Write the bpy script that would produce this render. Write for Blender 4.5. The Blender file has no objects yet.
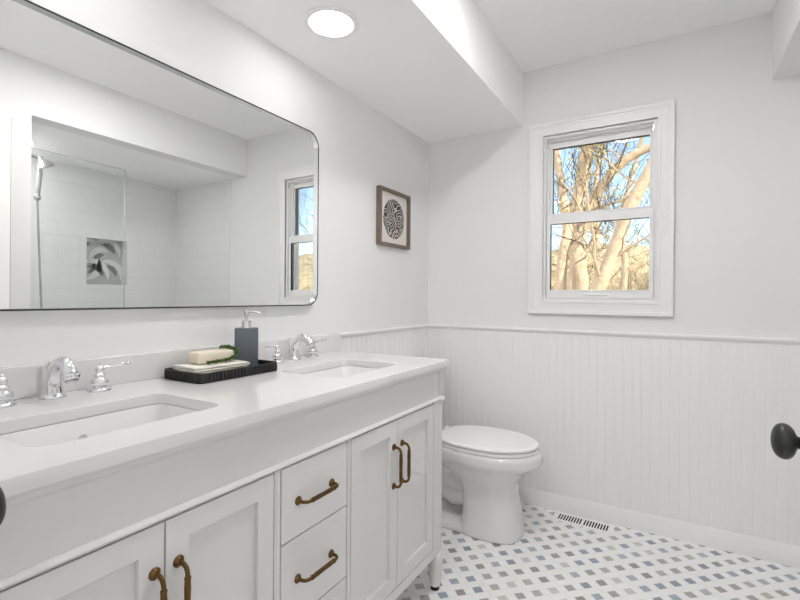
import bpy, bmesh, math, random
from mathutils import Vector, Matrix, noise

# ------------------------------------------------------------------ camera, world, lights, exposure
scene = bpy.context.scene
COL = scene.collection
random.seed(7)
PI = math.pi

cam_data = bpy.data.cameras.new('camera')
cam_data.lens = 461.8 / 800 * 36
cam_data.sensor_width = 36
cam_data.shift_y = -3.01 / 800
cam_data.clip_start = 0.02
camera = bpy.data.objects.new('camera', cam_data)
COL.objects.link(camera)
camera.matrix_world = (Matrix.Translation((1.3418, 0, 1.157)) @ Matrix.Rotation(0.5354, 4, 'Z')
                       @ Matrix.Rotation(PI / 2, 4, 'X') @ Matrix.Rotation(0.0073, 4, 'Z'))
scene.camera = camera

scene.view_settings.view_transform = 'Standard'
scene.view_settings.look = 'None'
scene.view_settings.exposure = 1.41
scene.view_settings.gamma = 1
scene.view_settings.use_curve_mapping = False
scene.render.engine = 'CYCLES'
scene.cycles.use_denoising = True
scene.cycles.denoising_prefilter = 'ACCURATE'
scene.cycles.max_bounces = 14
scene.cycles.diffuse_bounces = 8
scene.cycles.glossy_bounces = 6
scene.cycles.transparent_max_bounces = 12
scene.cycles.sample_clamp_indirect = 6

SKY_STRENGTH = 0.12
SUN_STRENGTH = 3
DOWNLIGHT = 8.6
CENTRE_FILL = 45
HALL_FILL = 48
SHOWER_FILL = 21

world = bpy.data.worlds.new('world')
scene.world = world
world.use_nodes = True
wn = world.node_tree
bgn = wn.nodes['Background']
sky = wn.nodes.new('ShaderNodeTexSky')
sky.sky_type = 'NISHITA'
sky.sun_disc = False
sky.sun_elevation = math.radians(38)
sky.sun_rotation = math.radians(200)
sky.dust_density = 2.0
sky.air_density = 1.0
wn.links.new(sky.outputs[0], bgn.inputs[0])
bgn.inputs[1].default_value = SKY_STRENGTH

sun_data = bpy.data.lights.new('sun', 'SUN')
sun_data.energy = SUN_STRENGTH
sun_data.angle = math.radians(0.6)
sun_data.color = (1.0, 0.9, 0.76)
sun = bpy.data.objects.new('sun', sun_data)
COL.objects.link(sun)
sun.rotation_euler = Vector((-0.92, 0.32, -0.5)).to_track_quat('-Z', 'Y').to_euler()

# ------------------------------------------------------------------ room constants
D = 2.611          # back wall
ZL = 2.134         # lower ceiling (soffit)
ZC = 2.438         # upper ceiling
XS = 0.596         # edge of the soffit above the vanity
XR = 1.711         # wall opposite the vanity
XF = 2.63          # far wall of the shower
YS = 1.137         # side wall of the shower
YF = 0.19          # inner face of the front wall
ZT = 0.91          # counter top

# ------------------------------------------------------------------ materials
def mat(name, color, rough=0.5, metal=0.0, coat=0.0, spec=0.5, bump=None, noise_amt=None):
    m = bpy.data.materials.new(name)
    m.use_nodes = True
    n = m.node_tree
    b = n.nodes['Principled BSDF']
    b.inputs['Base Color'].default_value = (*color, 1)
    b.inputs['Roughness'].default_value = rough
    b.inputs['Metallic'].default_value = metal
    b.inputs['Coat Weight'].default_value = coat
    b.inputs['Specular IOR Level'].default_value = spec
    tc = n.nodes.new('ShaderNodeTexCoord')
    if noise_amt:
        sc, amt = noise_amt
        nz = n.nodes.new('ShaderNodeTexNoise')
        nz.inputs['Scale'].default_value = sc
        nz.inputs['Detail'].default_value = 4
        n.links.new(tc.outputs['Object'], nz.inputs['Vector'])
        mx = n.nodes.new('ShaderNodeMix')
        mx.data_type = 'RGBA'
        mx.inputs['A'].default_value = (*[c * (1 - amt) for c in color], 1)
        mx.inputs['B'].default_value = (*[min(1, c * (1 + amt)) for c in color], 1)
        n.links.new(nz.outputs['Fac'], mx.inputs['Factor'])
        n.links.new(mx.outputs['Result'], b.inputs['Base Color'])
    if bump:
        sc, st, dist = bump
        nz = n.nodes.new('ShaderNodeTexNoise')
        nz.inputs['Scale'].default_value = sc
        nz.inputs['Detail'].default_value = 3
        n.links.new(tc.outputs['Object'], nz.inputs['Vector'])
        bp = n.nodes.new('ShaderNodeBump')
        bp.inputs['Strength'].default_value = st
        bp.inputs['Distance'].default_value = dist
        n.links.new(nz.outputs['Fac'], bp.inputs['Height'])
        n.links.new(bp.outputs['Normal'], b.inputs['Normal'])
    return m

def emit(name, color, strength):
    m = bpy.data.materials.new(name)
    m.use_nodes = True
    n = m.node_tree
    n.nodes.clear()
    e = n.nodes.new('ShaderNodeEmission')
    e.inputs[0].default_value = (*color, 1)
    e.inputs[1].default_value = strength
    o = n.nodes.new('ShaderNodeOutputMaterial')
    n.links.new(e.outputs[0], o.inputs[0])
    return m

def glass(name, tint, refl=1.0):
    m = bpy.data.materials.new(name)
    m.use_nodes = True
    n = m.node_tree
    n.nodes.clear()
    t = n.nodes.new('ShaderNodeBsdfTransparent')
    t.inputs[0].default_value = (*tint, 1)
    g = n.nodes.new('ShaderNodeBsdfGlossy')
    g.inputs['Roughness'].default_value = 0.0
    f = n.nodes.new('ShaderNodeFresnel')
    f.inputs[0].default_value = 1.45
    mu = n.nodes.new('ShaderNodeMath')
    mu.operation = 'MULTIPLY'
    mu.inputs[1].default_value = refl
    x = n.nodes.new('ShaderNodeMixShader')
    o = n.nodes.new('ShaderNodeOutputMaterial')
    n.links.new(f.outputs[0], mu.inputs[0])
    n.links.new(mu.outputs[0], x.inputs[0])
    n.links.new(t.outputs[0], x.inputs[1])
    n.links.new(g.outputs[0], x.inputs[2])
    n.links.new(x.outputs[0], o.inputs[0])
    return m

M = {}
M['wall'] = mat('wall_paint', (0.84, 0.842, 0.842), 0.6, bump=(180, 0.05, 0.002))
M['ceiling'] = mat('ceiling_paint', (0.96, 0.96, 0.955), 0.8, bump=(140, 0.05, 0.002))
M['trim'] = mat('trim_paint', (0.89, 0.888, 0.888), 0.35)
M['vinyl'] = mat('window_vinyl', (0.91, 0.905, 0.91), 0.4)
M['cabinet'] = mat('cabinet_paint', (0.70, 0.688, 0.682), 0.38)
M['quartz'] = mat('quartz', (0.75, 0.742, 0.735), 0.13, spec=0.75, noise_amt=(9, 0.02))
M['porcelain'] = mat('porcelain', (0.77, 0.762, 0.762), 0.08, coat=0.5)
M['sink'] = mat('sink_porcelain', (0.80, 0.798, 0.795), 0.08, coat=0.5)
M['seat_plastic'] = mat('seat_plastic', (0.92, 0.917, 0.915), 0.2)
M['chrome'] = mat('chrome', (0.8, 0.8, 0.82), 0.05, metal=1)
M['steel'] = mat('brushed_steel', (0.62, 0.61, 0.6), 0.25, metal=1)
M['mirror'] = mat('mirror_silver', (0.93, 0.94, 0.932), 0.0, metal=1)
M['mirror_frame'] = mat('mirror_frame_steel', (0.80, 0.81, 0.82), 0.22, metal=1)
M['lip_dark_reflection'] = mat('painted_dark_reflection', (0.012, 0.012, 0.013), 0.45)  # dark surroundings reflected in the frame front, put in as black colour
M['brass'] = mat('antique_brass', (0.15, 0.086, 0.032), 0.28, metal=1, noise_amt=(60, 0.35))
M['brass_dark'] = mat('antique_brass_dark', (0.13, 0.075, 0.035), 0.4, metal=1)
M['black'] = mat('black_metal', (0.012, 0.012, 0.013), 0.4)
M['black_tray'] = mat('black_tray', (0.018, 0.017, 0.018), 0.55, bump=(60, 0.3, 0.002))
M['rubber'] = mat('black_glide', (0.01, 0.01, 0.01), 0.6)
M['bottle'] = mat('slate_ceramic', (0.105, 0.125, 0.145), 0.45, noise_amt=(30, 0.08))
M['cloth'] = mat('linen_cloth', (0.80, 0.77, 0.70), 0.9, bump=(500, 0.35, 0.001), noise_amt=(40, 0.05))
M['soap'] = mat('cream_soap', (0.80, 0.71, 0.58), 0.6, noise_amt=(25, 0.06))
M['leaf'] = mat('sprig_green', (0.07, 0.13, 0.02), 0.55, noise_amt=(70, 0.6))
M['duct_shade'] = mat('painted_duct_shade', (0.02, 0.022, 0.028), 0.8)
M['vent'] = mat('vent_paint', (0.95, 0.95, 0.96), 0.35)
M['door_wood_edge'] = mat('door_edge_wood', (0.52, 0.39, 0.27), 0.6, noise_amt=(20, 0.15))
M['pane'] = glass('window_pane_glass', (0.97, 0.985, 0.98), 0.5)
M['shower_glass'] = glass('shower_glass', (0.985, 0.992, 0.988), 0.8)
M['glass_edge'] = mat('shower_glass_edge', (0.30, 0.40, 0.36), 0.15)
M['hall'] = mat('hall_paint', (0.80, 0.79, 0.77), 0.7)
M['hall_floor'] = mat('hall_floor', (0.45, 0.36, 0.28), 0.5)
M['lamp_glow'] = emit('lamp_diffuser', (1.0, 0.985, 0.97), DOWNLIGHT)
M['fill_glow_centre'] = emit('fill_diffuser_centre', (1.0, 0.985, 0.975), CENTRE_FILL)
M['fill_glow_hall'] = emit('fill_diffuser_hall', (1.0, 0.985, 0.975), HALL_FILL)
M['fill_glow_shower'] = emit('fill_diffuser_shower', (1.0, 0.985, 0.975), SHOWER_FILL)
M['bark'] = mat('pale_bark', (0.56, 0.44, 0.31), 0.9, noise_amt=(7, 0.4), bump=(25, 0.6, 0.02))
M['bark_dark'] = mat('twig_bark', (0.07, 0.06, 0.062), 0.9, noise_amt=(9, 0.3))
M['bud'] = mat('yellow_green_buds', (0.50, 0.43, 0.12), 0.8, noise_amt=(5, 0.4))
M['dry_twig'] = mat('dry_twig', (0.40, 0.31, 0.19), 0.9, noise_amt=(4, 0.4))
M['siding'] = mat('siding', (0.7, 0.7, 0.68), 0.7)

def node_mat(name):
    m = bpy.data.materials.new(name)
    m.use_nodes = True
    return m, m.node_tree, m.node_tree.nodes['Principled BSDF']

def math_node(n, op, a, b=None, clamp=False):
    x = n.nodes.new('ShaderNodeMath')
    x.operation = op
    x.use_clamp = clamp
    for i, v in enumerate((a, b)):
        if v is None:
            continue
        if isinstance(v, (int, float)):
            x.inputs[i].default_value = v
        else:
            n.links.new(v, x.inputs[i])
    return x.outputs[0]

def mix_col(n, fac, a, b):
    x = n.nodes.new('ShaderNodeMix')
    x.data_type = 'RGBA'
    for key, v in (('Factor', fac), ('A', a), ('B', b)):
        if isinstance(v, tuple):
            x.inputs[key].default_value = (*v, 1)
        elif isinstance(v, (int, float)):
            x.inputs[key].default_value = v
        else:
            n.links.new(v, x.inputs[key])
    return x.outputs['Result']

# mosaic floor: small grey-blue stone squares set diagonally between white marble pieces
def floor_material():
    m, n, b = node_mat('mosaic_floor')
    tc = n.nodes.new('ShaderNodeTexCoord')
    mp = n.nodes.new('ShaderNodeMapping')
    P = 0.0727
    mp.vector_type = 'POINT'
    # object coords minus the centre of one square, rotated 45 degrees, in cells
    sub = n.nodes.new('ShaderNodeVectorMath'); sub.operation = 'SUBTRACT'
    sub.inputs[1].default_value = (0.734, 1.888, 0)
    n.links.new(tc.outputs['Object'], sub.inputs[0])
    mp.inputs['Rotation'].default_value = (0, 0, math.radians(45.6))
    mp.inputs['Scale'].default_value = (1 / P, 1 / P, 1)
    n.links.new(sub.outputs[0], mp.inputs['Vector'])
    sp = n.nodes.new('ShaderNodeSeparateXYZ')
    n.links.new(mp.outputs[0], sp.inputs[0])
    ax = math_node(n, 'ADD', sp.outputs[0], 0.5)
    ay = math_node(n, 'ADD', sp.outputs[1], 0.5)
    fx = math_node(n, 'FRACT', ax)
    fy = math_node(n, 'FRACT', ay)
    dx = math_node(n, 'ABSOLUTE', math_node(n, 'SUBTRACT', fx, 0.5))
    dy = math_node(n, 'ABSOLUTE', math_node(n, 'SUBTRACT', fy, 0.5))
    dmax = math_node(n, 'MAXIMUM', dx, dy)
    dot = math_node(n, 'LESS_THAN', dmax, 0.235)
    groutdot = math_node(n, 'LESS_THAN', math_node(n, 'ABSOLUTE', math_node(n, 'SUBTRACT', dmax, 0.25)), 0.016)
    # basket weave joints: long white pieces run alternately
    cx = math_node(n, 'FLOOR', ax); cy = math_node(n, 'FLOOR', ay)
    lx = math_node(n, 'GREATER_THAN', dx, 0.25)
    joint = math_node(n, 'MULTIPLY', lx, math_node(n, 'GREATER_THAN', dy, 0.484))
    joint2 = math_node(n, 'MULTIPLY', math_node(n, 'LESS_THAN', math_node(n, 'ABSOLUTE', math_node(n, 'SUBTRACT', dx, 0.25)), 0.014), 1.0)
    grout = math_node(n, 'MAXIMUM', math_node(n, 'MAXIMUM', groutdot, joint), joint2)
    cmb = n.nodes.new('ShaderNodeCombineXYZ')
    n.links.new(cx, cmb.inputs[0]); n.links.new(cy, cmb.inputs[1])
    wn_ = n.nodes.new('ShaderNodeTexWhiteNoise'); wn_.noise_dimensions = '2D'
    n.links.new(cmb.outputs[0], wn_.inputs['Vector'])
    ramp = n.nodes.new('ShaderNodeValToRGB')
    e = ramp.color_ramp.elements
    ramp.color_ramp.interpolation = 'CONSTANT'
    cols = [(0.30, 0.36, 0.43), (0.36, 0.36, 0.355), (0.26, 0.31, 0.37), (0.42, 0.46, 0.50), (0.31, 0.29, 0.27),
            (0.47, 0.45, 0.42), (0.35, 0.41, 0.48), (0.39, 0.39, 0.385), (0.60, 0.60, 0.58)]
    e[0].position = 0; e[0].color = (*cols[0], 1)
    e[1].position = 1 / 9; e[1].color = (*cols[1], 1)
    for i in range(2, 9):
        q = e.new(i / 9); q.color = (*cols[i], 1)
    n.links.new(wn_.outputs['Value'], ramp.inputs[0])
    nz = n.nodes.new('ShaderNodeTexNoise'); nz.inputs['Scale'].default_value = 70; nz.inputs['Detail'].default_value = 5
    n.links.new(tc.outputs['Object'], nz.inputs['Vector'])
    veins = mix_col(n, nz.outputs['Fac'], (0.75, 0.75, 0.76), (1.38, 1.38, 1.38))
    mul = n.nodes.new('ShaderNodeMix'); mul.data_type = 'RGBA'; mul.blend_type = 'MULTIPLY'; mul.inputs['Factor'].default_value = 1
    n.links.new(ramp.outputs[0], mul.inputs['A']); n.links.new(veins, mul.inputs['B'])
    nz2 = n.nodes.new('ShaderNodeTexNoise'); nz2.inputs['Scale'].default_value = 14; nz2.inputs['Detail'].default_value = 6
    n.links.new(tc.outputs['Object'], nz2.inputs['Vector'])
    white = mix_col(n, nz2.outputs['Fac'], (0.86, 0.85, 0.84), (0.97, 0.965, 0.955))
    c1 = mix_col(n, dot, white, mul.outputs['Result'])
    c2 = mix_col(n, math_node(n, 'MULTIPLY', grout, 0.4), c1, (0.66, 0.655, 0.64))
    n.links.new(c2, b.inputs['Base Color'])
    b.inputs['Roughness'].default_value = 0.32
    bp = n.nodes.new('ShaderNodeBump'); bp.invert = True
    bp.inputs['Strength'].default_value = 0.3; bp.inputs['Distance'].default_value = 0.0008
    n.links.new(grout, bp.inputs['Height']); n.links.new(bp.outputs[0], b.inputs['Normal'])
    return m
M['floor'] = floor_material()

# glossy white subway tile; axis says which object axis runs along the wall
def tile_material(name, axis):
    m, n, b = node_mat(name)
    tc = n.nodes.new('ShaderNodeTexCoord')
    sp = n.nodes.new('ShaderNodeSeparateXYZ'); n.links.new(tc.outputs['Object'], sp.inputs[0])
    cb = n.nodes.new('ShaderNodeCombineXYZ')
    n.links.new(sp.outputs[axis], cb.inputs[0]); n.links.new(sp.outputs[2], cb.inputs[1])
    br = n.nodes.new('ShaderNodeTexBrick')
    br.inputs['Scale'].default_value = 1
    br.inputs['Brick Width'].default_value = 0.30
    br.inputs['Row Height'].default_value = 0.10
    br.inputs['Mortar Size'].default_value = 0.002
    br.inputs['Mortar Smooth'].default_value = 0.1
    br.inputs['Color1'].default_value = (0.84, 0.845, 0.84, 1)
    br.inputs['Color2'].default_value = (0.84, 0.845, 0.84, 1)
    br.inputs['Mortar'].default_value = (0.76, 0.765, 0.76, 1)
    n.links.new(cb.outputs[0], br.inputs['Vector'])
    n.links.new(br.outputs['Color'], b.inputs['Base Color'])
    b.inputs['Roughness'].default_value = 0.08
    nz = n.nodes.new('ShaderNodeTexNoise'); nz.inputs['Scale'].default_value = 9
    n.links.new(tc.outputs['Object'], nz.inputs['Vector'])
    h = math_node(n, 'SUBTRACT', math_node(n, 'MULTIPLY', nz.outputs['Fac'], 0.6), br.outputs['Fac'])
    bp = n.nodes.new('ShaderNodeBump'); bp.inputs['Strength'].default_value = 0.35; bp.inputs['Distance'].default_value = 0.0015
    n.links.new(h, bp.inputs['Height']); n.links.new(bp.outputs[0], b.inputs['Normal'])
    return m
M['tile_y'] = tile_material('shower_tile_side', 1)
M['tile_x'] = tile_material('shower_tile_end', 0)

def wood_material():
    m, n, b = node_mat('walnut_frame')
    tc = n.nodes.new('ShaderNodeTexCoord')
    mp = n.nodes.new('ShaderNodeMapping'); mp.inputs['Scale'].default_value = (60, 60, 9)
    n.links.new(tc.outputs['Object'], mp.inputs[0])
    nz = n.nodes.new('ShaderNodeTexNoise'); nz.inputs['Scale'].default_value = 2; nz.inputs['Detail'].default_value = 5
    n.links.new(mp.outputs[0], nz.inputs['Vector'])
    n.links.new(mix_col(n, nz.outputs['Fac'], (0.10, 0.068, 0.052), (0.29, 0.22, 0.17)), b.inputs['Base Color'])
    b.inputs['Roughness'].default_value = 0.55
    return m
M['walnut'] = wood_material()

def art_material():
    # dark disc with pale wandering contour lines
    m, n, b = node_mat('swirl_print')
    tc = n.nodes.new('ShaderNodeTexCoord')
    nz = n.nodes.new('ShaderNodeTexNoise'); nz.inputs['Scale'].default_value = 13; nz.inputs['Detail'].default_value = 0.5
    n.links.new(tc.outputs['Object'], nz.inputs['Vector'])
    vo = n.nodes.new('ShaderNodeTexVoronoi'); vo.inputs['Scale'].default_value = 15
    n.links.new(tc.outputs['Object'], vo.inputs['Vector'])
    s = math_node(n, 'ADD', math_node(n, 'MULTIPLY', vo.outputs['Distance'], 30), math_node(n, 'MULTIPLY', nz.outputs['Fac'], 14))
    w = math_node(n, 'SINE', s)
    k = math_node(n, 'GREATER_THAN', w, 0.45)
    nz3 = n.nodes.new('ShaderNodeTexNoise'); nz3.inputs['Scale'].default_value = 9
    n.links.new(tc.outputs['Object'], nz3.inputs['Vector'])
    base = mix_col(n, math_node(n, 'GREATER_THAN', nz3.outputs['Fac'], 0.52), (0.03, 0.028, 0.03), (0.12, 0.075, 0.06))
    n.links.new(mix_col(n, k, base, (0.60, 0.58, 0.55)), b.inputs['Base Color'])
    b.inputs['Roughness'].default_value = 0.8
    return m
M['art'] = art_material()
M['mount'] = mat('cream_mount', (0.82, 0.78, 0.74), 0.8)

def hill_material():
    m, n, b = node_mat('dry_hillside')
    tc = n.nodes.new('ShaderNodeTexCoord')
    nz = n.nodes.new('ShaderNodeTexNoise'); nz.inputs['Scale'].default_value = 2.5; nz.inputs['Detail'].default_value = 10
    nz.inputs['Roughness'].default_value = 0.75
    n.links.new(tc.outputs['Object'], nz.inputs['Vector'])
    r = n.nodes.new('ShaderNodeValToRGB')
    e = r.color_ramp.elements
    e[0].position = 0.34; e[0].color = (0.20, 0.15, 0.08, 1)
    e[1].position = 0.66; e[1].color = (0.62, 0.52, 0.31, 1)
    n.links.new(nz.outputs['Fac'], r.inputs[0])
    n.links.new(r.outputs[0], b.inputs['Base Color'])
    b.inputs['Roughness'].default_value = 1
    return m
M['hill'] = hill_material()

# ------------------------------------------------------------------ mesh helpers
def tag(o, label=None, cat=None, group=None, kind=None):
    if label: o['label'] = label
    if cat: o['category'] = cat
    if group: o['group'] = group
    if kind: o['kind'] = kind
    return o

def obj(name, bm, m, parent=None, smooth=False, mods=None):
    if isinstance(bm, bpy.types.Mesh):
        me = bm
        me.name = name
    else:
        me = bpy.data.meshes.new(name)
        bmesh.ops.recalc_face_normals(bm, faces=bm.faces)
        bm.to_mesh(me)
        bm.free()
    if smooth:
        for p in me.polygons:
            p.use_smooth = True
        if smooth != 'full':
            me.set_sharp_from_angle(angle=math.radians(40))
    me.materials.clear()
    me.materials.append(m)
    o = bpy.data.objects.new(name, me)
    COL.objects.link(o)
    if parent:
        o.parent = parent
        o.matrix_parent_inverse = parent.matrix_world.inverted()
    return o

def empty(name, loc=(0, 0, 0), rz=0, label=None, cat=None, group=None, kind=None):
    o = bpy.data.objects.new(name, None)
    o.empty_display_size = 0.05
    COL.objects.link(o)
    o.matrix_world = Matrix.Translation(loc) @ Matrix.Rotation(rz, 4, 'Z')
    return tag(o, label, cat, group, kind)

def local(name, bm, m, parent, smooth=False):
    """part whose mesh is given in the parent's own coordinates"""
    o = obj(name, bm, m, None, smooth)
    o.parent = parent
    return o

def BM():
    return bmesh.new()

def box(bm, lo, hi, bev=0.0, seg=2):
    lo = Vector(lo); hi = Vector(hi)
    r = bmesh.ops.create_cube(bm, size=1)
    vs = r['verts']
    for v in vs:
        v.co = Vector(((v.co.x + 0.5) * (hi.x - lo.x) + lo.x, (v.co.y + 0.5) * (hi.y - lo.y) + lo.y,
                       (v.co.z + 0.5) * (hi.z - lo.z) + lo.z))
    if bev > 0:
        es = list({e for v in vs for e in v.link_edges})
        bmesh.ops.bevel(bm, geom=es, offset=bev, segments=seg, profile=0.5, affect='EDGES')
    return bm

def frame_at(t, up=Vector((0, 0, 1))):
    t = t.normalized()
    if abs(t.dot(up)) > 0.97:
        up = Vector((0, 1, 0)) if abs(t.y) < 0.9 else Vector((1, 0, 0))
    s = t.cross(up).normalized()
    u = s.cross(t).normalized()
    return s, u

def tube(bm, pts, radii, seg=12, cap=True, squash=None):
    pts = [Vector(p) for p in pts]
    if isinstance(radii, (int, float)):
        radii = [radii] * len(pts)
    rings = []
    prev = None
    for i, p in enumerate(pts):
        a = pts[max(0, i - 1)]; c = pts[min(len(pts) - 1, i + 1)]
        t = (c - a)
        if t.length < 1e-9: t = Vector((0, 0, 1))
        t.normalize()
        if prev is None:
            s, u = frame_at(t)
        else:
            s = (prev - t * prev.dot(t)).normalized()
            u = s.cross(t).normalized()
        prev = s
        ring = []
        for k in range(seg):
            a_ = 2 * PI * k / seg
            rs = radii[i] * (squash[0] if squash else 1)
            ru = radii[i] * (squash[1] if squash else 1)
            ring.append(bm.verts.new(p + s * math.cos(a_) * rs + u * math.sin(a_) * ru))
        rings.append(ring)
    for i in range(len(rings) - 1):
        for k in range(seg):
            bm.faces.new((rings[i][k], rings[i][(k + 1) % seg], rings[i + 1][(k + 1) % seg], rings[i + 1][k]))
    if cap:
        bm.faces.new(rings[0][::-1]); bm.faces.new(rings[-1])
    return bm

def lathe(bm, prof, origin=(0, 0, 0), axis=(0, 0, 1), seg=32, cap=True):
    """prof: list of (radius, distance along the axis)"""
    o = Vector(origin); t = Vector(axis).normalized(); s, u = frame_at(t)
    rings = []
    for r, h in prof:
        r = max(r, 1e-4)
        rings.append([bm.verts.new(o + t * h + (s * math.cos(2 * PI * k / seg) + u * math.sin(2 * PI * k / seg)) * r)
                      for k in range(seg)])
    for i in range(len(rings) - 1):
        for k in range(seg):
            bm.faces.new((rings[i][k], rings[i][(k + 1) % seg], rings[i + 1][(k + 1) % seg], rings[i + 1][k]))
    if cap:
        bm.faces.new(rings[0][::-1]); bm.faces.new(rings[-1])
    return bm

def loft(bm, rings, cap=True):
    R = [[bm.verts.new(p) for p in r] for r in rings]
    n = len(R[0])
    for i in range(len(R) - 1):
        for k in range(n):
            bm.faces.new((R[i][k], R[i][(k + 1) % n], R[i + 1][(k + 1) % n], R[i + 1][k]))
    if cap:
        bm.faces.new(R[0][::-1]); bm.faces.new(R[-1])
    return bm

def rrect(x0, y0, x1, y1, r=0.0, seg=8):
    if r <= 0:
        return [(x0, y0), (x1, y0), (x1, y1), (x0, y1)]
    pts = []
    for cx, cy, a0 in ((x1 - r, y0 + r, -PI / 2), (x1 - r, y1 - r, 0), (x0 + r, y1 - r, PI / 2), (x0 + r, y0 + r, PI)):
        for i in range(seg + 1):
            a = a0 + PI / 2 * i / seg
            pts.append((cx + r * math.cos(a), cy + r * math.sin(a)))
    return pts

def plate(outer, holes=(), t=0.02, bev=0.0, plane='xy', off=0.0):
    if len(outer) == 4 and len(holes) == 1 and len(holes[0]) == 4:
        return rect_ring(outer, holes[0], t, bev, plane, off)
    """flat plate with holes; plane xy: t along z; yz: pts are (y,z), t along x; xz: pts are (x,z), t along y. off = centre of thickness"""
    cu = bpy.data.curves.new('plate', 'CURVE')
    cu.dimensions = '2D'; cu.fill_mode = 'BOTH'
    cu.extrude = max(0.0, t / 2 - bev); cu.bevel_depth = bev; cu.bevel_resolution = 2
    cu.offset = -bev
    for pts in [outer, *holes]:
        s = cu.splines.new('POLY'); s.points.add(len(pts) - 1)
        for i, p in enumerate(pts): s.points[i].co = (p[0], p[1], 0, 1)
        s.use_cyclic_u = True
    o = bpy.data.objects.new('plate', cu)
    COL.objects.link(o)
    dg = bpy.context.evaluated_depsgraph_get()
    dg.update()
    me = bpy.data.meshes.new_from_object(o.evaluated_get(dg))
    bpy.data.objects.remove(o); bpy.data.curves.remove(cu)
    bm = bmesh.new(); bm.from_mesh(me); bpy.data.meshes.remove(me)
    bmesh.ops.remove_doubles(bm, verts=bm.verts, dist=1e-5)
    for v in bm.verts:
        a, b, c = v.co
        if plane == 'xy': v.co = (a, b, c + off)
        elif plane == 'yz': v.co = (c + off, a, b)
        else: v.co = (a, c + off, b)
    return bm

def rect_ring(outer, inner, t, bev, plane, off):
    """rectangular frame with crisp, softly bevelled edges"""
    bm = bmesh.new()
    V = [[bm.verts.new((p[0], p[1], z)) for p in pts] for pts in (outer, inner) for z in (-t / 2, t / 2)]
    ob, ot, ib, it = V
    for k in range(4):
        j = (k + 1) % 4
        bm.faces.new((ot[k], ot[j], it[j], it[k])); bm.faces.new((ob[j], ob[k], ib[k], ib[j]))
        bm.faces.new((ob[k], ob[j], ot[j], ot[k])); bm.faces.new((ib[j], ib[k], it[k], it[j]))
    bm.normal_update()
    if bev > 0:
        es = [e for e in bm.edges if len(e.link_faces) == 2 and e.link_faces[0].normal.angle(e.link_faces[1].normal) > 0.5]
        bmesh.ops.bevel(bm, geom=es, offset=bev, segments=2, profile=0.5, affect='EDGES')
    for v in bm.verts:
        a, b, c = v.co
        if plane == 'xy': v.co = (a, b, c + off)
        elif plane == 'yz': v.co = (c + off, a, b)
        else: v.co = (a, c + off, b)
    return bm

def merge(bm, other):
    me = bpy.data.meshes.new('tmp'); other.to_mesh(me); other.free()
    bm.from_mesh(me); bpy.data.meshes.remove(me)
    return bm

def xform(bm, mtx):
    bmesh.ops.transform(bm, matrix=mtx, verts=bm.verts)
    return bm

def struct(name, bm, m, parent=None, smooth=False):
    o = obj(name, bm, m, parent, smooth)
    if parent is None: o['kind'] = 'structure'
    return o

def copy_tree(o, parent=None):
    c = o.copy(); COL.objects.link(c)
    if parent: c.parent = parent
    for ch in list(o.children):
        copy_tree(ch, c)
    return c

# ------------------------------------------------------------------ room shell
WX0, WX1, WZ0, WZ1 = 0.716, 1.267, 1.145, 2.05      # window opening
TH = 0.14
b = BM(); box(b, (-0.15, -1.75, -0.1), (XF + 0.15, D + TH, 0)); struct('floor', b, M['floor'])
b = BM(); box(b, (-TH, -1.75, 0), (0, D + TH, ZC + 0.1)); struct('wall_left', b, M['wall'])
b = BM()
box(b, (0, D, 0), (WX0, D + TH, ZC + 0.1)); box(b, (WX1, D, 0), (XF + 0.15, D + TH, ZC + 0.1))
box(b, (WX0, D, 0), (WX1, D + TH, WZ0)); box(b, (WX0, D, WZ1), (WX1, D + TH, ZC + 0.1))
struct('wall_back', b, M['wall'])
# wall opposite the vanity: solid up to the shower, then only the bulkhead above the opening
b = BM()
box(b, (XR, -1.75, 0), (XR + 0.12, YS, ZC + 0.1))
box(b, (XR, YS, ZL), (XR + 0.12, D, ZC + 0.1))
box(b, (XR + 0.12, YS - 0.12, 0), (XF, YS, ZC + 0.1))
struct('wall_right', b, M['wall'])
b = BM()
box(b, (0, 0.07, 0), (0.42, YF, ZC)); box(b, (0.42, 0.07, 2.06), (1.60, YF, ZC)); box(b, (1.60, 0.07, 0), (XR, YF, ZC))
struct('wall_front', b, M['wall'])
b = BM()
box(b, (0, -1.75, ZC), (XR, D, ZC + 0.1))
box(b, (0, YF, ZL), (XS, D, ZC), 0.0)                       # soffit over the vanity
box(b, (XR + 0.12, YS, ZL), (XF, D, ZC + 0.1))              # shower ceiling
struct('ceiling', b, M['ceiling'])
# shower tile
b = BM()
NY0, NY1, NZ0, NZ1 = 1.847, 2.155, 1.24, 1.604
box(b, (XF, YS, 0), (XF + 0.1, NY0, ZL)); box(b, (XF, NY1, 0), (XF + 0.1, D, ZL))
box(b, (XF, NY0, 0), (XF + 0.1, NY1, NZ0)); box(b, (XF, NY0, NZ1), (XF + 0.1, NY1, ZL))
box(b, (XF + 0.1, YS - 0.1, 0), (XF + 0.15, D, ZC))
struct('wall_shower_far', b, M['tile_y'])
b = BM(); box(b, (1.905, D - 0.010, 0.0), (XF, D, ZL)); struct('wall_shower_back', b, M['tile_x'])
b = BM(); box(b, (XR + 0.13, YS, 0.0), (XF, YS + 0.010, ZL)); struct('wall_shower_side', b, M['tile_x'])
b = BM(); box(b, (1.85, YS, 0), (1.96, D - 0.01, 0.10), 0.004); struct('trim_shower_curb', b, M['quartz'])
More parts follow.
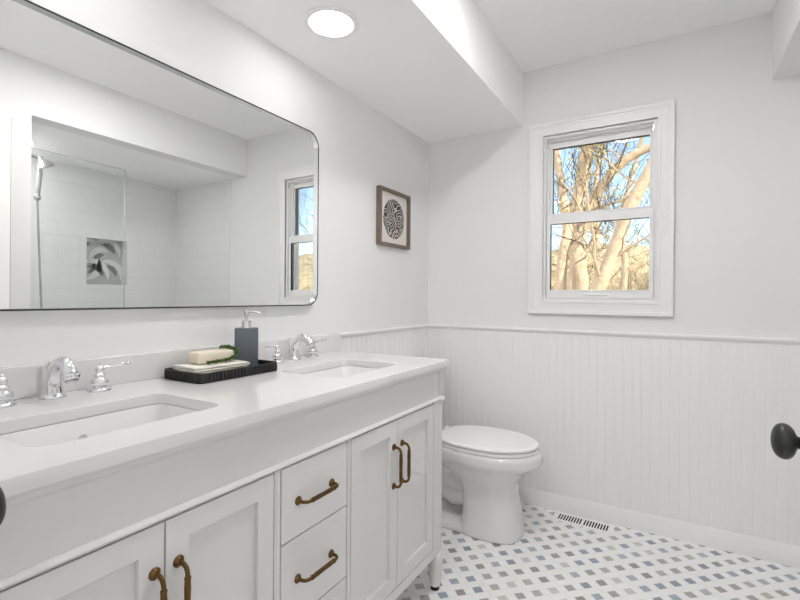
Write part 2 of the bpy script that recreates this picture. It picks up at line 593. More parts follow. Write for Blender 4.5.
# niche lining with leaf shaped inlays
b = BM(); box(b, (XF + 0.085, NY0, NZ0), (XF + 0.099, NY1, NZ1))
niche = obj('shower_niche', b, mat('niche_marble', (0.50, 0.505, 0.50), 0.2, noise_amt=(12, 0.12)))
tag(niche, 'square recessed shower niche with a grey leaf-pattern back, seen in the mirror', 'niche')
inl = mat('inlay_grey', (0.20, 0.205, 0.20), 0.25, noise_amt=(14, 0.35))
inl2 = mat('inlay_white', (0.75, 0.76, 0.74), 0.15)
def crescent(cy, cz, r, a0, a1, wmax, x):
    bb = BM(); n_ = 14; o_, i_ = [], []
    for k in range(n_ + 1):
        t = k / n_; a = a0 + (a1 - a0) * t; w = wmax * math.sin(PI * t) + 0.0006
        o_.append((cy + (r + w / 2) * math.cos(a), cz + (r + w / 2) * math.sin(a)))
        i_.append((cy + (r - w / 2) * math.cos(a), cz + (r - w / 2) * math.sin(a)))
    top = [bb.verts.new((x - 0.004, *p)) for p in o_ + i_[::-1]]
    bot = [bb.verts.new((x, *p)) for p in o_ + i_[::-1]]
    m_ = len(top)
    bb.faces.new(top); bb.faces.new(bot[::-1])
    for k in range(m_): bb.faces.new((top[k], bot[k], bot[(k + 1) % m_], top[(k + 1) % m_]))
    return bb
nc_y, nc_z = (NY0 + NY1) / 2, (NZ0 + NZ1) / 2
for (cy, cz, r, a0, a1, w) in ((nc_y + 0.02, nc_z + 0.07, 0.075, 0.1, 1.9, 0.045), (nc_y - 0.12, nc_z + 0.09, 0.05, 0.9, 2.6, 0.035),
                               (nc_y + 0.00, nc_z + 0.0, 0.06, 1.3, 2.8, 0.035), (nc_y - 0.08, nc_z - 0.12, 0.085, 0.1, 2.0, 0.05),
                               (nc_y + 0.03, nc_z - 0.11, 0.08, 0.0, 1.6, 0.04), (nc_y - 0.14, nc_z - 0.02, 0.08, -1.2, 0.2, 0.03)):
    obj('dark_inlay', crescent(cy, cz, r, a0, a1, w, XF + 0.0849), inl, niche)
    obj('pale_inlay', crescent(cy, cz, r + 0.040, a0 - 0.3, a1 + 0.3, 0.05, XF + 0.0849), inl2, niche)
# hall behind the camera (sealed)
b = BM()
box(b, (0, -1.75, 0), (XR, -1.63, ZC))
struct('wall_hall', b, M['hall'])

# double door: narrow closed leaf and the open leaf
def knob_bm(origin, axis):
    b = BM()
    R = 0.0275
    prof = [(0.031, 0.0), (0.031, 0.004), (0.027, 0.007), (0.0095, 0.010), (0.0085, 0.024), (0.0095, 0.030)]
    for k in range(1, 14):
        a = PI * k / 14
        prof.append((max(0.012 if k < 2 else 0, R * math.sin(a) ** 0.8), 0.046 - 0.0155 * math.cos(a)))
    prof.append((0.0005, 0.0616))
    lathe(b, prof, origin, axis, 36)
    return b
b = BM(); box(b, (1.5355, 0.20, 0.012), (1.593, 0.985, 2.04), 0.002)
for z0, z1 in ((0.25, 0.85), (1.05, 1.88)):
    merge(b, plate(rrect(0.32, z0, 0.87, z1), [rrect(0.335, z0 + 0.015, 0.855, z1 - 0.015)], 0.008, 0.001, 'yz', 1.5335))
d2 = struct('door_2', b, M['trim'])
b = BM(); box(b, (1.538, 0.985, 0.014), (1.591, 0.988, 2.038)); obj('door_edge', b, M['door_wood_edge'], d2)
o = obj('knob', knob_bm((1.5355, 0.920, 0.938), (-1, 0, 0)), M['black'], d2, 'full'); o['label'] = 'matte black egg-shaped knob on the open door'
b = BM(); box(b, (0.425, 0.105, 0.012), (0.765, 0.145, 2.04), 0.002)
d1 = struct('door_1', b, M['trim'])
o = obj('knob', knob_bm((0.732, 0.145, 0.937), (0, 1, 0)), M['black'], d1, 'full'); o['label'] = 'matte black knob at the left edge'

# beadboard panelling, cap rail, baseboard
def beadboard(length, z0, z1, along, face):
    """grooved sheet; along 'x' on the back wall, 'y' on the left wall"""
    b = BM(); pts = []
    step, gw, gd, t = 0.041, 0.0028, 0.0011, 0.008
    a0, a1 = length
    k = a0 + 0.012
    pts.append((a0, t))
    while k < a1 - gw:
        pts += [(k, t), (k + gw * 0.4, t - gd), (k + gw, t - gd), (k + gw * 1.4, t), (k + gw * 1.7, t - 0.0006),
                (k + gw * 2.3, t + 0.0006), (k + gw * 3.1, t + 0.0006), (k + gw * 3.7, t - 0.0006), (k + gw * 4, t)]
        k += step
    pts.append((a1, t))
    lo, hi = [], []
    for a, d in pts:
        for z, L in ((z0, lo), (z1, hi)):
            L.append(b.verts.new((d, a, z) if along == 'y' else (a, face - d, z)))
    for i in range(len(pts) - 1):
        b.faces.new((lo[i], lo[i + 1], hi[i + 1], hi[i]))
    return b
struct('wall_back_beadboard', beadboard((0.0, 1.905), 0.05, 0.965, 'x', D), M['trim'])
struct('wall_left_beadboard', beadboard((1.0, D), 0.05, 0.965, 'y', 0), M['trim'])

def extrude_profile(prof, path_axis, a0, a1, place):
    """prof: list of (out, z); swept along x (back wall) or y (left wall)"""
    b = BM()
    A = [b.verts.new(place(a0, d, z)) for d, z in prof]
    B = [b.verts.new(place(a1, d, z)) for d, z in prof]
    n = len(prof)
    for i in range(n): b.faces.new((A[i], A[(i + 1) % n], B[(i + 1) % n], B[i]))
    b.faces.new(A[::-1]); b.faces.new(B)
    return b
rail = [(0, 0.962), (0.010, 0.962), (0.011, 0.966), (0.013, 0.969), (0.020, 0.973), (0.022, 0.978), (0.021, 0.984), (0.016, 0.987), (0, 0.987)]
base = [(0, 0.0), (0.016, 0.0), (0.016, 0.066), (0.014, 0.070), (0.014, 0.076), (0.011, 0.083), (0.0085, 0.090), (0, 0.090)]
struct('trim_1', extrude_profile(rail, 'x', 0, 1.905, lambda a, d, z: (a, D - d, z)), M['trim'], smooth=True)
struct('trim_2', extrude_profile(rail, 'y', 1.70, D, lambda a, d, z: (d, a, z)), M['trim'], smooth=True)
struct('baseboard_back', extrude_profile(base, 'x', 0, 1.85, lambda a, d, z: (a, D - d, z)), M['trim'], smooth=True)
struct('baseboard_left', extrude_profile(base, 'y', 1.75, D, lambda a, d, z: (d, a, z)), M['trim'], smooth=True)

# window
w = empty('window_1', ((WX0 + WX1) / 2, D, WZ0), kind='structure')
b = plate(rrect(0.637, 1.0705, 1.340, 2.123), [rrect(WX0, WZ0, WX1, WZ1)], 0.012, 0.001, 'xz', D - 0.006)
merge(b, plate(rrect(0.637, 1.0705, 1.340, 2.123), [rrect(0.657, 1.0905, 1.320, 2.103)], 0.020, 0.003, 'xz', D - 0.010))
merge(b, plate(rrect(0.655, 1.0885, 1.322, 2.105), [rrect(0.668, 1.1015, 1.309, 2.092)], 0.015, 0.002, 'xz', D - 0.0075))
merge(b, plate(rrect(0.700, 1.129, 1.283, 2.066), [rrect(WX0, WZ0, WX1, WZ1)], 0.016, 0.003, 'xz', D - 0.008))
obj('casing', b, M['trim'], w)
b = plate(rrect(WX0, WZ0, WX1, WZ1), [rrect(WX0 + 0.012, WZ0 + 0.012, WX1 - 0.012, WZ1 - 0.012)], 0.12, 0.0, 'xz', D + 0.062)
merge(b, plate(rrect(WX0 + 0.01, WZ0 + 0.01, WX1 - 0.01, WZ1 - 0.01), [rrect(WX0 + 0.02, WZ0 + 0.02, WX1 - 0.02, WZ1 - 0.02)], 0.012, 0.0, 'xz', D + 0.052))
obj('frame', b, M['vinyl'], w)
def sash(name, x0, z0, x1, z1, gx0, gz0, gx1, gz1, y, t):
    b = plate(rrect(x0, z0, x1, z1), [rrect(gx0, gz0, gx1, gz1)], t, 0.002, 'xz', y)
    merge(b, plate(rrect(gx0 - 0.008, gz0 - 0.008, gx1 + 0.008, gz1 + 0.008), [rrect(gx0, gz0, gx1, gz1)], t + 0.006, 0.002, 'xz', y))
    s = obj(name, b, M['vinyl'], w)
    b = BM(); box(b, (gx0, y - 0.002, gz0), (gx1, y + 0.002, gz1)); obj('pane', b, M['pane'], s)
    return s
sash('upper_sash', WX0 + 0.014, 1.59, WX1 - 0.014, WZ1 - 0.013, 0.752, 1.63, 1.232, 1.995, D + 0.075, 0.03)
ls = sash('lower_sash', WX0 + 0.014, WZ0 + 0.013, WX1 - 0.014, 1.612, 0.75, 1.202, 1.234, 1.566, D + 0.033, 0.032)
b = BM(); box(b, (0.955, D + 0.024, 1.612), (1.025, D + 0.05, 1.622), 0.003)
lathe(b, [(0.010, 0), (0.010, 0.006), (0.006, 0.009)], (0.99, D + 0.035, 1.621), (0, 0, 1), 16)
box(b, (0.985, D + 0.018, 1.623), (1.02, D + 0.03, 1.628), 0.002)
o = obj('sash_lock', b, M['vinyl'], w); 
b = BM(); box(b, (0.93, D + 0.010, 1.172), (1.05, D + 0.02, 1.180), 0.003); obj('finger_lift', b, M['vinyl'], ls)
b = BM(); box(b, (WX0 + 0.013, D + 0.004, 1.99), (WX0 + 0.022, D + 0.012, 2.03), 0.001); box(b, (WX1 - 0.022, D + 0.004, 1.99), (WX1 - 0.013, D + 0.012, 2.03), 0.001)
obj('sash_stop', b, M['steel'], w)

# ------------------------------------------------------------------ vanity
VY0, VY1 = 0.185, 1.668      # cabinet ends
VXF = 0.542                  # carcass front
FX = 0.554                   # door face plane
van = empty('vanity_cabinet', (0.28, (VY0 + VY1) / 2, 0), label='long white double vanity cabinet with shaker doors, three drawers and antique brass pulls', cat='vanity')
b = BM(); box(b, (0.01, VY0 + 0.012, 0.15), (VXF - 0.004, VY1 - 0.012, ZT - 0.032), 0.001)
cut = b
# carcass as panels (hollow), so the sinks hang free inside
b.free(); b = BM()
box(b, (0.01, VY0 + 0.010, 0.15), (VXF - 0.03, VY0 + 0.028, 0.883)); box(b, (0.01, VY1 - 0.028, 0.15), (VXF - 0.03, VY1 - 0.010, 0.883))
box(b, (0.01, VY0 + 0.028, 0.15), (VXF - 0.03, VY1 - 0.028, 0.168))
box(b, (0.004, VY0 + 0.028, 0.168), (0.014, VY1 - 0.028, 0.883))
box(b, (VXF - 0.035, VY0 + 0.028, 0.168), (VXF - 0.022, VY1 - 0.028, 0.883))
merge(b, plate(rrect(0.02, 0.15, VXF - 0.04, 0.75), [rrect(0.08, 0.21, VXF - 0.1, 0.69)], 0.008, 0.001, 'xz', VY1 - 0.006))
obj('carcass', b, M['cabinet'], van)
# face frame
YC = 0.9165
DY0, DY1 = 0.789, 1.044           # drawer stack
DL0, DLm, DL1 = 0.240, 0.503, 0.768   # left doors
DR0, DRm, DR1 = 1.062, 1.321, 1.588  # right doors
for a0, a1 in ((VY0 + 0.02, DL0), (DL1, DY0), (DY1, DR0), (DR1, VY1 - 0.02)):
    b = BM(); box(b, (VXF - 0.022, a0 + 0.0015, 0.19), (FX, a1 - 0.0015, 0.752), 0.0012)
    obj('stile', b, M['cabinet'], van)
b = BM(); box(b, (VXF - 0.022, VY0 + 0.02, 0.152), (FX, VY1 - 0.02, 0.1885), 0.0015); obj('bottom_rail', b, M['cabinet'], van)
b = BM(); box(b, (VXF - 0.022, VY0 + 0.02, 0.765), (FX - 0.004, VY1 - 0.02, 0.884), 0.001); obj('apron', b, M['cabinet'], van)
def bead(y0, y1, x):
    prof = [(0, 0.751), (0.006, 0.751), (0.011, 0.754), (0.014, 0.7585), (0.011, 0.763), (0.006, 0.766), (0, 0.766)]
    return extrude_profile(prof, 'y', y0, y1, lambda a, d, z: (x + d, a, z))
obj('bead_moulding', bead(VY0 + 0.02, VY1 - 0.025, FX - 0.008), M['cabinet'], van, True)
b = extrude_profile([(0, 0.862), (0.006, 0.864), (0.012, 0.872), (0.014, 0.8845), (0, 0.8845)], 'y', VY0 + 0.02, VY1 - 0.025, lambda a, d, z: (FX - 0.006 + d, a, z))
obj('top_moulding', b, M['cabinet'], van, True)
for a in (0.7785, 1.053):
    b = BM(); box(b, (FX - 0.004, a - 0.004, 0.19), (FX + 0.0015, a + 0.004, 0.75), 0.001)
    obj('stile_bead', b, M['cabinet'], van)

# corner posts
def post_bm(x, y):
    b = BM()
    box(b, (x - 0.020, y - 0.016, 0.775), (x + 0.020, y + 0.016, 0.8845), 0.0015)
    box(b, (x - 0.020, y - 0.016, 0.16), (x + 0.020, y + 0.016, 0.735), 0.003)
    lathe(b, [(0.019, 0.735), (0.022, 0.740), (0.022, 0.746), (0.030, 0.750), (0.035, 0.757), (0.030, 0.764), (0.021, 0.768), (0.020, 0.776)], (x, y, 0), (0, 0, 1), 28)
    lathe(b, [(0.015, 0.160), (0.024, 0.155), (0.0305, 0.146), (0.0315, 0.130), (0.028, 0.10), (0.0255, 0.06), (0.0225, 0.032), (0.020, 0.018), (0.012, 0.012)], (x, y, 0), (0, 0, 1), 28)
    return b
for x, y in ((0.533, VY1 - 0.016), (0.533, VY0 + 0.016), (0.035, VY1 - 0.016), (0.035, VY0 + 0.016)):
    lg = obj('leg', post_bm(x, y), M['cabinet'], van, True)
    b = BM(); lathe(b, [(0.014, 0.0), (0.017, 0.002), (0.017, 0.013), (0.012, 0.016)], (x, y, 0), (0, 0, 1), 20)
    g = obj('foot_glide', b, M['rubber'], lg, True); g['label'] = 'black foot glide'

def pull_bm(c, along, out=(1, 0, 0), L=0.145):
    """arched pull, centre c on the face, running along a unit vector"""
    c = Vector(c); a = Vector(along); o = Vector(out)
    b = BM()
    H = 0.028
    pts = []; r = []
    for s in (-1, 1):
        e = c + a * (s * L / 2)
        lathe(b, [(0.0110, 0), (0.0110, 0.002), (0.0085, 0.0045), (0.0075, 0.006), (0.0052, 0.0075)], e, o, 20)
    n = 7
    P = []
    P.append((c - a * L / 2, 0.0046)); P.append((c - a * L / 2 + o * 0.012, 0.0043))
    for k in range(n):
        t = PI / 2 * k / (n - 1)
        P.append((c - a * (L / 2 - 0.017 * (1 - math.cos(t))) + o * (0.014 + (H - 0.014) * math.sin(t)), 0.0043))
    left = list(P)
    mid = []
    x0 = L / 2 - 0.020
    for k, (s, rr) in enumerate(((-x0, 0.0043), (-x0 + 0.001, 0.0062), (-x0 + 0.004, 0.0062), (-x0 + 0.005, 0.0046), (-x0 + 0.007, 0.0056),
                                 (-x0 + 0.010, 0.0056), (-x0 * 0.55, 0.0062), (0, 0.0056), (x0 * 0.55, 0.0062), (x0 - 0.010, 0.0056),
                                 (x0 - 0.007, 0.0056), (x0 - 0.005, 0.0046), (x0 - 0.004, 0.0062), (x0 - 0.001, 0.0062), (x0, 0.0043))):
        mid.append((c + a * s + o * H, rr))
    right = [(2 * c - p + o * (2 * (p - c).dot(o)), rr) for p, rr in reversed(left)]
    A = left + mid + right
    tube(b, [p for p, _ in A], [q for _, q in A], 14)
    return b

def shaker(y0, y1, z0, z1, st=0.048):
    b = plate(rrect(y0 + 0.0015, z0 + 0.0015, y1 - 0.0015, z1 - 0.0015), [rrect(y0 + st, z0 + st, y1 - st, z1 - st)], 0.020, 0.0012, 'yz', FX - 0.010)
    box(b, (FX - 0.017, y0 + st - 0.004, z0 + st - 0.004), (FX - 0.011, y1 - st + 0.004, z1 - st + 0.004))
    return b
for (a0, a1, hy) in ((DL0, DLm, DLm - 0.020), (DLm, DL1, DLm + 0.026), (DR0, DRm, DRm - 0.026), (DRm, DR1, DRm + 0.027)):
    d = obj('door', shaker(a0, a1, 0.19, 0.75), M['cabinet'], van)
    h = obj('handle', pull_bm((FX, hy, 0.600), (0, 0, 1), L=0.128), M['brass'], d, True); h['label'] = 'antique brass bar pull'
for z0, z1 in ((0.570, 0.750), (0.370, 0.569), (0.19, 0.369)):
    b = BM(); box(b, (FX - 0.020, DY0 + 0.002, z0 + 0.0012), (FX, DY1 - 0.002, z1 - 0.0012), 0.0015)
    d = obj('drawer', b, M['cabinet'], van)
    h = obj('handle', pull_bm((FX, (DY0 + DY1) / 2 - 0.006, (z0 + z1) / 2 - 0.003), (0, 1, 0), L=0.128), M['brass'], d, True); h['label'] = 'antique brass bar pull'

# countertop with two sink cut-outs
S1 = (0.222, 0.335, 0.470, 0.698); S2 = (0.226, 1.10, 0.470, 1.465)
ct = empty('countertop', (0.29, YC, ZT - 0.03), label='white quartz countertop with two rectangular sink cut-outs and low backsplash', cat='countertop')
b = plate(rrect(0.0, 0.165, 0.577, 1.683, 0.003, 2), [rrect(*S1, 0.035), rrect(*S2, 0.035)], 0.025, 0.0007, 'xy', ZT - 0.0125)
obj('slab', b, M['quartz'], ct)
b = BM(); box(b, (0.0005, 0.165, ZT + 0.0003), (0.020, 1.700, ZT + 0.077), 0.0015); 
obj('backsplash', b, M['quartz'], ct)

def sink(S, label):
    x0, y0, x1, y1 = S
    s = empty('sink_basin', ((x0 + x1) / 2, (y0 + y1) / 2, ZT - 0.17), label=label, cat='sink', group='undermount sinks')
    b = BM(); rings = []
    def ring(g, z, r):
        rings.append([(p[0], p[1], z) for p in rrect(x0 - g, y0 - g, x1 + g, y1 + g, r, 8)])
    # outside bottom to rim, then inside down to the drain
    ring(-0.03, ZT - 0.150, 0.03); ring(0.012, ZT - 0.115, 0.05); ring(0.014, ZT - 0.040, 0.05); ring(0.024, ZT - 0.036, 0.05)
    ring(0.024, ZT - 0.0262, 0.05); ring(-0.0005, ZT - 0.0262, 0.036); ring(-0.002, ZT - 0.029, 0.037); ring(-0.008, ZT - 0.080, 0.04)
    ring(-0.016, ZT - 0.104, 0.045); ring(-0.034, ZT - 0.118, 0.04); ring(-0.07, ZT - 0.124, 0.02); ring(-0.10, ZT - 0.126, 0.008)
    loft(b, rings)
    obj('basin', b, M['sink'], s, True)
    cx, cy = (x0 + x1) / 2 - 0.01, (y0 + y1) / 2
    b = BM(); lathe(b, [(0.024, 0.0), (0.024, 0.002), (0.019, 0.003), (0.016, 0.001), (0.014, 0.005), (0.002, 0.007)], (cx, cy, ZT - 0.1258), (0, 0, 1), 24)
    obj('drain', b, M['chrome'], s, True)
    b = BM(); lathe(b, [(0.010, 0.0), (0.010, 0.002), (0.006, 0.0025), (0.005, 0.0005)], (x0 + 0.0075, cy, ZT - 0.070), (1, 0, 0.12), 20)
    obj('overflow', b, M['chrome'], s, True)
sink(S1, 'white rectangular undermount sink at the near left end of the countertop')
sink(S2, 'white rectangular undermount sink beyond the black tray, nearer the toilet')

# widespread faucets
def handle_parts(f, x, y, s, ldir):
    b = BM()
    lathe(b, [(0.027, 0), (0.027, 0.003), (0.025, 0.006), (0.019, 0.009), (0.0165, 0.011), (0.0195, 0.015), (0.0215, 0.021), (0.0205, 0.027),
              (0.0155, 0.033), (0.0125, 0.036), (0.0150, 0.039), (0.0150, 0.041), (0.0105, 0.044), (0.0090, 0.047), (0.0105, 0.050),
              (0.0120, 0.055), (0.0112, 0.060), (0.0075, 0.0635), (0.004, 0.065), (0.0045, 0.068), (0.001, 0.071)], (x, y, ZT + 0.0005), (0, 0, 1), 32)
    h = obj('handle', b, M['chrome'], f, True)
    b = BM(); L = Vector((ldir[0], ldir[1], 0)).normalized(); c = Vector((x, y, ZT + 0.055))
    ts = [(0.006, 0.0050), (0.018, 0.0042), (0.024, 0.0036), (0.026, 0.0055), (0.028, 0.0036), (0.040, 0.0044), (0.052, 0.0056), (0.060, 0.0052),
          (0.063, 0.0035), (0.065, 0.0058), (0.069, 0.0062), (0.073, 0.0045), (0.075, 0.001)]
    tube(b, [c + L * t + Vector((0, 0, 0.002 + t * 0.09)) for t, _ in ts], [r for _, r in ts], 14)
    obj('lever', b, M['chrome'], h, True)

def faucet(y, hl, hr, dl, dr, label):
    x = 0.062
    f = empty('faucet', (x, y, ZT), label=label, cat='faucet', group='chrome widespread faucets')
    b = BM()
    lathe(b, [(0.0275, 0), (0.0275, 0.003), (0.026, 0.006), (0.022, 0.009), (0.0195, 0.012), (0.0205, 0.014)], (x, y, ZT + 0.0005), (0, 0, 1), 32)
    P = [(0, 0.008, 0.0205), (0, 0.022, 0.0190), (0.001, 0.038, 0.0172), (0.005, 0.055, 0.0158), (0.014, 0.071, 0.0150), (0.028, 0.083, 0.0148),
         (0.045, 0.088, 0.0150), (0.061, 0.0855, 0.0154), (0.074, 0.078, 0.0160), (0.082, 0.069, 0.0166), (0.086, 0.062, 0.0170)]
    pts = []; 
    tube(b, [(x + a, y, ZT + h) for a, h, r in P], [r for _, _, r in P], 24)
    tube(b, [(x + 0.0857, y, ZT + 0.063), (x + 0.0875, y, ZT + 0.058), (x + 0.0885, y, ZT + 0.055), (x + 0.0910, y, ZT + 0.049)], [0.0182, 0.0184, 0.0168, 0.0160], 24)
    obj('spout', b, M['chrome'], f, True)
    b = BM(); tube(b, [(x + 0.0912, y, ZT + 0.0485), (x + 0.0920, y, ZT + 0.046)], [0.0135, 0.0130], 20)
    o = obj('aerator', b, M['steel'], f, True)
    b = BM(); lathe(b, [(0.0045, 0.0), (0.0028, 0.004), (0.0028, 0.068), (0.005, 0.071), (0.0062, 0.077), (0.0048, 0.083), (0.001, 0.085)], (x - 0.0275, y, ZT + 0.0005), (0, 0, 1), 16)
    obj('lift_rod', b, M['chrome'], f, True)
    handle_parts(f, 0.068, hl, -1, dl); handle_parts(f, 0.068, hr, 1, dr)
faucet(0.529, 0.428, 0.630, (0.1, -1), (0.1, 1), 'chrome two-handle faucet behind the near left sink')
faucet(1.348, 1.250, 1.449, (0.25, -1), (0.1, 1), 'chrome two-handle faucet behind the far sink, right of the grey soap bottle')

# ------------------------------------------------------------------ mirror
mr = empty('wall_mirror', (0.01, 0.95, 1.118), label='large rounded-corner wall mirror in a slim steel frame above the vanity', cat='mirror')
MY0, MY1, MZ0, MZ1 = 0.37, 1.5225, 1.117, 1.850
b = plate(rrect(MY0, MZ0, MY1, MZ1, 0.062, 14), [rrect(MY0 + 0.006, MZ0 + 0.006, MY1 - 0.006, MZ1 - 0.006, 0.056, 14)], 0.029, 0.0, 'yz', 0.0153)
obj('frame', b, M['mirror_frame'], mr, True)
b = plate(rrect(MY0 + 0.0010, MZ0 + 0.0010, MY1 - 0.0010, MZ1 - 0.0010, 0.0602, 14), [rrect(MY0 + 0.0052, MZ0 + 0.0052, MY1 - 0.0052, MZ1 - 0.0052, 0.0578, 14)], 0.001, 0.0, 'yz', 0.0303)
o = obj('front_lip', b, M['lip_dark_reflection'], mr, True); o['label'] = 'front edge of the frame with its dark reflection painted black'
b = plate(rrect(MY0 + 0.0062, MZ0 + 0.0062, MY1 - 0.0062, MZ1 - 0.0062, 0.0558, 14), [], 0.006, 0.0, 'yz', 0.015)
obj('mirror_glass', b, M['mirror'], mr)

# framed art
ar = empty('framed_art', (0.015, 2.2, 1.44), label='small walnut-framed print of a dark swirl-patterned disc hung on the left wall', cat='picture')
AY0, AY1, AZ0, AZ1 = 2.010, 2.328, 1.432, 1.738
b = plate(rrect(AY0, AZ0, AY1, AZ1), [rrect(AY0 + 0.016, AZ0 + 0.016, AY1 - 0.016, AZ1 - 0.016)], 0.028, 0.001, 'yz', 0.0145)
obj('frame', b, M['walnut'], ar)
b = BM(); box(b, (0.004, AY0 + 0.013, AZ0 + 0.013), (0.010, AY1 - 0.013, AZ1 - 0.013)); obj('mount', b, M['mount'], ar)
b = BM(); lathe(b, [(0.109, 0), (0.109, 0.002), (0.108, 0.0025)], (0.0101, (AY0 + AY1) / 2 + 0.004, (AZ0 + AZ1) / 2), (1, 0, 0), 64); obj('print', b, M['art'], ar)

# ------------------------------------------------------------------ tray group
tray = empty('tray', (0.126, 0.968, ZT), label='long black ribbed tray standing on the countertop between the sinks', cat='tray')
TX0, TX1, TY0, TY1 = 0.036, 0.216, 0.818, 1.118
b = plate(rrect(TX0, TY0, TX1, TY1, 0.02), [], 0.005, 0.001, 'xy', ZT + 0.003)
merge(b, plate(rrect(TX0, TY0, TX1, TY1, 0.02), [rrect(TX0 + 0.006, TY0 + 0.006, TX1 - 0.006, TY1 - 0.006, 0.015)], 0.029, 0.002, 'xy', ZT + 0.015))
obj('tray_body', b, M['black_tray'], tray)
b = BM()
def rib(x, y, nx, ny):
    for k in range(3):
        pass
    tube(b, [(x, y, ZT + 0.004), (x + nx * 0.0012, y + ny * 0.0012, ZT + 0.015), (x, y, ZT + 0.026)], [0.0036, 0.0042, 0.0036], 8)
k = TY0 + 0.02
while k < TY1 - 0.015:
    rib(TX1, k, 1, 0); rib(TX0, k, -1, 0); k += 0.0125
k = TX0 + 0.022
while k < TX1 - 0.018:
    rib(k, TY0, 0, -1); rib(k, TY1, 0, 1); k += 0.0125
obj('ribbing', b, M['black_tray'], tray, True)
TZ = ZT + 0.0058

def folded_cloth(name, cx, cy, z0, L, W, layers, t, rz, seed, label, flare=0.0):
    """cloth folded over itself: one serpentine sheet swept along its width"""
    rnd = random.Random(seed)
    c = empty(name, (cx, cy, z0), rz, label=label, cat='cloth', group='folded cloths on the tray')
    path = []
    for i in range(layers):
        z = t / 2 + i * t * 1.12
        n_ = 22
        xs = [-L / 2 + L * k / n_ for k in range(n_ + 1)]
        if i % 2: xs = xs[::-1]
        for x in xs: path.append([x, z])
        if i < layers - 1:
            s = 1 if i % 2 == 0 else -1
            for q in range(1, 6):
                a = -PI / 2 + PI * q / 6
                path.append([s * (L / 2 + t * 0.56 * math.cos(a)), z + t * 0.56 + t * 0.56 * math.sin(a)])
    b = BM(); n_w = 14; V = []
    for s in range(n_w + 1):
        v = s / n_w; row_o, row_i = [], []
        for i, (x, z) in enumerate(path):
            a = path[max(0, i - 1)]; d = path[min(len(path) - 1, i + 1)]
            tx, tz = d[0] - a[0], d[1] - a[1]; l = math.hypot(tx, tz) or 1
            nx, nz = -tz / l, tx / l
            off = 0.42 * t * (1 - 0.25 * abs(2 * v - 1) ** 6)
            wob = 0.0008 * noise.noise(Vector((x * 22, v * 4, z * 60 + seed))) * (1 + z / t)
            yy = (v - 0.5) * (W - 0.010 * (z / t) * 0.4) + 0.002 * noise.noise(Vector((x * 14 + seed, z * 300, v * 9)))
            lift = flare * max(0, (-x / (L / 2) - 0.5)) * (z / t) * 0.5
            row_o.append(b.verts.new((yy, x, z + nz * off + wob + lift)))
            row_i.append(b.verts.new((yy, x + nx * 0, z - nz * off + wob + lift)))
            row_o[-1].co.y += nx * off; row_i[-1].co.y -= nx * off
        V.append((row_o, row_i))
    m_ = len(path)
    for s in range(n_w):
        for i in range(m_ - 1):
            b.faces.new((V[s][0][i], V[s][0][i + 1], V[s + 1][0][i + 1], V[s + 1][0][i]))
            b.faces.new((V[s][1][i + 1], V[s][1][i], V[s + 1][1][i], V[s + 1][1][i + 1]))
        for i in (0, m_ - 1):
            b.faces.new((V[s][0][i], V[s + 1][0][i], V[s + 1][1][i], V[s][1][i]))
    for s in (0, n_w):
        for i in range(m_ - 1):
            b.faces.new((V[s][0][i], V[s][1][i], V[s][1][i + 1], V[s][0][i + 1]))
    zmin = min(v.co.z for v in b.verts)
    for v in b.verts: v.co.z -= zmin
    local('folded_sheet', b, M['cloth'], c, 'full')
    return c, max(0.0, 0)
folded_cloth('folded_cloth', 0.122, 0.926, TZ + 0.0004, 0.200, 0.130, 2, 0.0080, 0.06, 3, 'folded cream cloth lying lowest on the black tray', 0.004)
folded_cloth('folded_cloth', 0.120, 0.928, TZ + 0.0200, 0.186, 0.115, 2, 0.0060, -0.06, 9, 'smaller folded cream cloth stacked under the pale soap bar', 0.003)
SZ = TZ + 0.0352
b = BM(); box(b, (-0.028, -0.058, 0), (0.028, 0.058, 0.034), 0.0045, 3)
soap = obj('soap_bar', b, M['soap'], None, True)
soap.location = (0.100, 0.940, SZ); soap.rotation_euler = (0, 0, -0.12)
tag(soap, 'thick cream soap bar resting on the folded cloths', 'soap')

# curled sprig
sp = empty('green_sprig', (0.13, 0.97, SZ), label='curled dark green leafy sprig draped against the soap bar', cat='sprig')
ctrl = [Vector(q) for q in ((0.150, 0.892, SZ + 0.005), (0.146, 0.930, SZ + 0.005), (0.144, 0.965, SZ + 0.006), (0.140, 0.995, SZ + 0.012), (0.130, 1.014, SZ + 0.024),
                            (0.116, 1.012, SZ + 0.036), (0.104, 0.995, SZ + 0.042), (0.098, 0.975, SZ + 0.040))]
stem = []
for i in range(len(ctrl) - 1):
    p0 = ctrl[max(0, i - 1)]; p1 = ctrl[i]; p2 = ctrl[i + 1]; p3 = ctrl[min(len(ctrl) - 1, i + 2)]
    for k in range(8):
        u = k / 8
        stem.append(0.5 * ((2 * p1) + (p2 - p0) * u + (2 * p0 - 5 * p1 + 4 * p2 - p3) * u * u + (3 * p1 - p0 - 3 * p2 + p3) * u ** 3))
b = BM(); tube(b, stem, 0.0016, 6); obj('stem', b, M['leaf'], sp, True)
b = BM(); rnd = random.Random(4)
for k, p in enumerate(stem):
    for q in range(11):
        d = Vector((rnd.uniform(-1, 1), rnd.uniform(-1, 1), rnd.uniform(-0.7, 1))).normalized()
        L = rnd.uniform(0.006, 0.0105); s, u = frame_at(d)
        w_ = L * 0.32
        q0 = p; q1 = p + d * L * 0.5 + s * w_; q2 = p + d * L; q3 = p + d * L * 0.5 - s * w_; mid = p + d * L * 0.5 + u * 0.0015
        v = [b.verts.new(x) for x in (q0, q1, q2, q3, mid, mid - u * 0.002)]
        for tr in ((0, 1, 4), (1, 2, 4), (2, 3, 4), (3, 0, 4), (1, 0, 5), (2, 1, 5), (3, 2, 5), (0, 3, 5)):
            b.faces.new([v[i] for i in tr])
